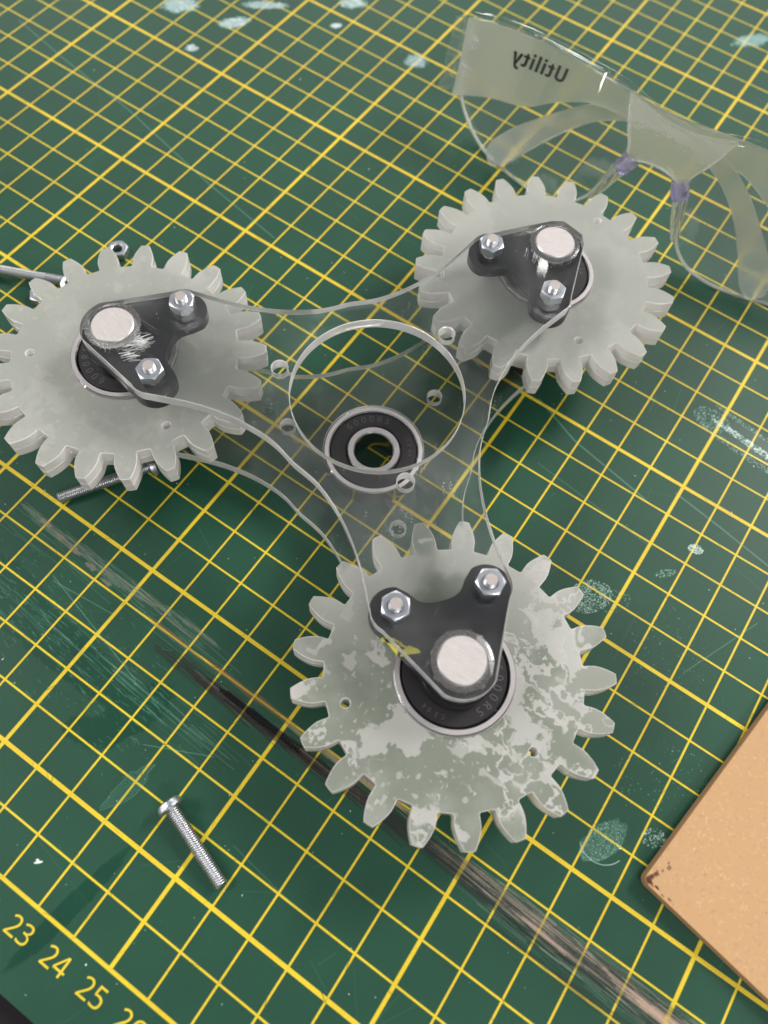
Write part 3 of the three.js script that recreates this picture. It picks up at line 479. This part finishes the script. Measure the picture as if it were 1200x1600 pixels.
  part('bridge', sheet((a, b) => { const q = 2 * a - 1, s = q * (sB(b) - 0.02), l = lo(Math.abs(s)), t = l + (hi(Math.abs(s)) - l) * b; return at(s, t, wrap(s) + 0.05 - 0.1 * (1 - q * q) * (0.4 + 0.6 * Math.sin(Math.PI * b))); }, 36, 18, 0.3), frost, glasses);
  { const pts = []; for (let i = -12; i <= 12; i++) { const s = i / 12; pts.push(at(s, lo(Math.abs(s)) + 0.02, wrap(s) + 0.0)); } part('nose_arch', new THREE.TubeGeometry(new THREE.CatmullRomCurve3(pts), 50, 0.12 * CM, 10), lensMat, glasses); }
  // raised brow rim along the top of both lenses
  for (const sd of [-1, 1]) { const pts = []; for (let i = 0; i <= 40; i++) { const s = 0.02 + i / 40 * 7.4; pts.push(at(sd * s, hi(s) + 0.03, wrap(s) + 0.04)); } part('brow_rim', new THREE.TubeGeometry(new THREE.CatmullRomCurve3(pts), 80, 0.13 * CM, 8), lensMat, glasses); }
  // polished lower edge of the lenses
  for (const sd of [-1, 1]) { const pts = []; for (let i = 0; i <= 70; i++) { const s = 1.05 + 6.45 * i / 70; pts.push(at(sd * s, lo(s) + 0.02, wrap(s) + 0.05)); } for (let i = 1; i <= 8; i++) pts.push(at(sd * 7.5, lo(7.5) + (hi(7.5) - lo(7.5)) * i / 8, wrap(7.5) + 0.05)); part('lens_edge', new THREE.TubeGeometry(new THREE.CatmullRomCurve3(pts), 160, 0.048 * CM, 8), edgeMat, glasses); }
  // side shield where lens and hinge meet
  for (const sd of [-1, 1]) part('hinge_block', sheet((a, b) => { const t = 1.6 + 2.0 * b; return at(sd * (7.5 - 0.12 * (1 - b)), t, wrap(7.5) - 0.15 + a * -1.0); }, 4, 8, 0.3), lensMat, glasses);
  for (const sd of [-1, 1]) for (const t of [2.25, 3.05]) part('hinge_lug', sheet((a, b) => at(sd * (6.85 + 0.35 * a), t - 0.13 + 0.26 * b, wrap(7.4) - 0.45 - 0.35 * (1 - a)), 4, 4, 0.22), edgeMat, glasses);
  // folded arms, wide at the hinge, curving down to a round tip
  const top = [[-7.08, 3.64], [-5.7, 3.84], [-4.5, 3.88], [-3.7, 3.88], [-2.4, 3.81], [-0.7, 3.68], [0.4, 3.6], [1.5, 3.35], [2.3, 3.04], [2.98, 2.63], [3.76, 2.01], [4.41, 1.42], [4.88, 0.78], [4.86, 0.5]];
  const bot = [[-6.75, 1.52], [-5.7, 1.88], [-4.3, 2.15], [-3.5, 2.62], [-2.4, 3.03], [-0.8, 3.08], [0.2, 3.1], [1.26, 2.95], [2.08, 2.6], [2.93, 1.91], [3.62, 1.12], [4.1, 0.5], [4.45, 0.27], [4.66, 0.3]];
  const cT = new THREE.CatmullRomCurve3(top.map(([x, y]) => new THREE.Vector3(x, y, 0))), cB = new THREE.CatmullRomCurve3(bot.map(([x, y]) => new THREE.Vector3(x, y, 0)));
  const armAt = (sd, off) => (a, b) => { const p = cB.getPoint(a).lerp(cT.getPoint(a), b), t = p.y, w = 0.36 + (off - 0.36) * sstep(0.2, 2.4, t) + 1.0 * sstep(-5.2, -7.5, p.x) * 0; return at(sd * p.x - (sd > 0 ? 0.28 : 0.32), t, w); };
  const armL = part('temple_arm', sheet(armAt(1, 0.75), 110, 10, 0.17), armMat, glasses);
  part('temple_arm', sheet(armAt(-1, 1.05), 110, 10, 0.17), armMat, glasses);
  // print on the outer face of the left arm, so it reads mirrored from here
  const font = await new FontLoader().loadAsync('fonts/droid/droid_sans_bold.typeface.json');
  const tg = new TextGeometry('Utility', { font, size: 0.42, depth: 0.01, curveSegments: 4 }); tg.computeBoundingBox(); const bb = tg.boundingBox, wd = bb.max.x - bb.min.x;
  const tp = tg.attributes.position, A = [-3.5, 3.17], B = [-5.32, 3.08];
  for (let i = 0; i < tp.count; i++) { const k = (tp.getX(i) - bb.min.x) / wd, s = A[0] + (B[0] - A[0]) * k, t = A[1] + (B[1] - A[1]) * k + tp.getY(i) * 0.95; const p = at(s - 0.28, t, 0.75 - 0.11 - tp.getZ(i)); tp.setXYZ(i, p.x, p.y, p.z); }
  tg.computeVertexNormals();
  part('printed_word', tg, std({ color: lin(0.012, 0.012, 0.012), roughness: 0.7, side: THREE.DoubleSide }), glasses);
  // nose pads
  for (const sd of [-1, 1]) {
    const c = new THREE.CatmullRomCurve3([at(sd * 0.82, 2.3, 0.1), at(sd * 1.0, 1.95, 0.12), at(sd * 1.25, 1.3, 0.2), at(sd * 1.5, 0.75, 0.25)]);
    const tubeAt = (c0, r0, r1, n) => { const g = new THREE.TubeGeometry(c0, n, 1, 12, false), p = g.attributes.position; for (let i = 0; i <= n; i++) { const o = c0.getPointAt(i / n), r = (r0 + (r1 - r0) * i / n) * (i === n ? 0.35 : 1) * CM; for (let j = 0; j <= 12; j++) { const k = i * 13 + j, v = new THREE.Vector3().fromBufferAttribute(p, k).sub(o).setLength(r).add(o); p.setXYZ(k, v.x, v.y, v.z); } } g.computeVertexNormals(); return g; };
    part('nose_pad', tubeAt(c, 0.27, 0.13, 26), padMat, glasses);
    part('pad_root', tubeAt(new THREE.CatmullRomCurve3([at(sd * 0.78, 2.36, 0.1), at(sd * 0.9, 2.1, 0.12), at(sd * 1.02, 1.85, 0.14)]), 0.275, 0.265, 8), rootMat, glasses);
  }
}
// ---------------------------------------------------------------- swarf and dust lying about
{
  const g = new THREE.TetrahedronGeometry(1, 0), r = rng(2024), N = 170, m = new THREE.InstancedMesh(g, std({ color: lin(0.75, 0.77, 0.76), roughness: 0.6 }), N), M = new THREE.Matrix4(), q = new THREE.Quaternion(), e = new THREE.Euler();
  for (let i = 0; i < N; i++) { const u = 12 + 26 * r(), v = -1 + 26 * r(), s = (0.012 + 0.022 * r() * r()) * CM; q.setFromEuler(e.set(r() * 6, r() * 6, r() * 6)); M.compose(W(u, v, 0.008), q, new THREE.Vector3(s * (0.6 + 1.6 * r()), s * 0.7, s)); m.setMatrixAt(i, M); }
  m.name = 'acrylic_crumbs'; m.castShadow = true; scene.add(m); tag(m, 'tiny white acrylic crumbs scattered over the green mat', 'crumbs', null, 'stuff');
}
renderer.render(scene, camera);
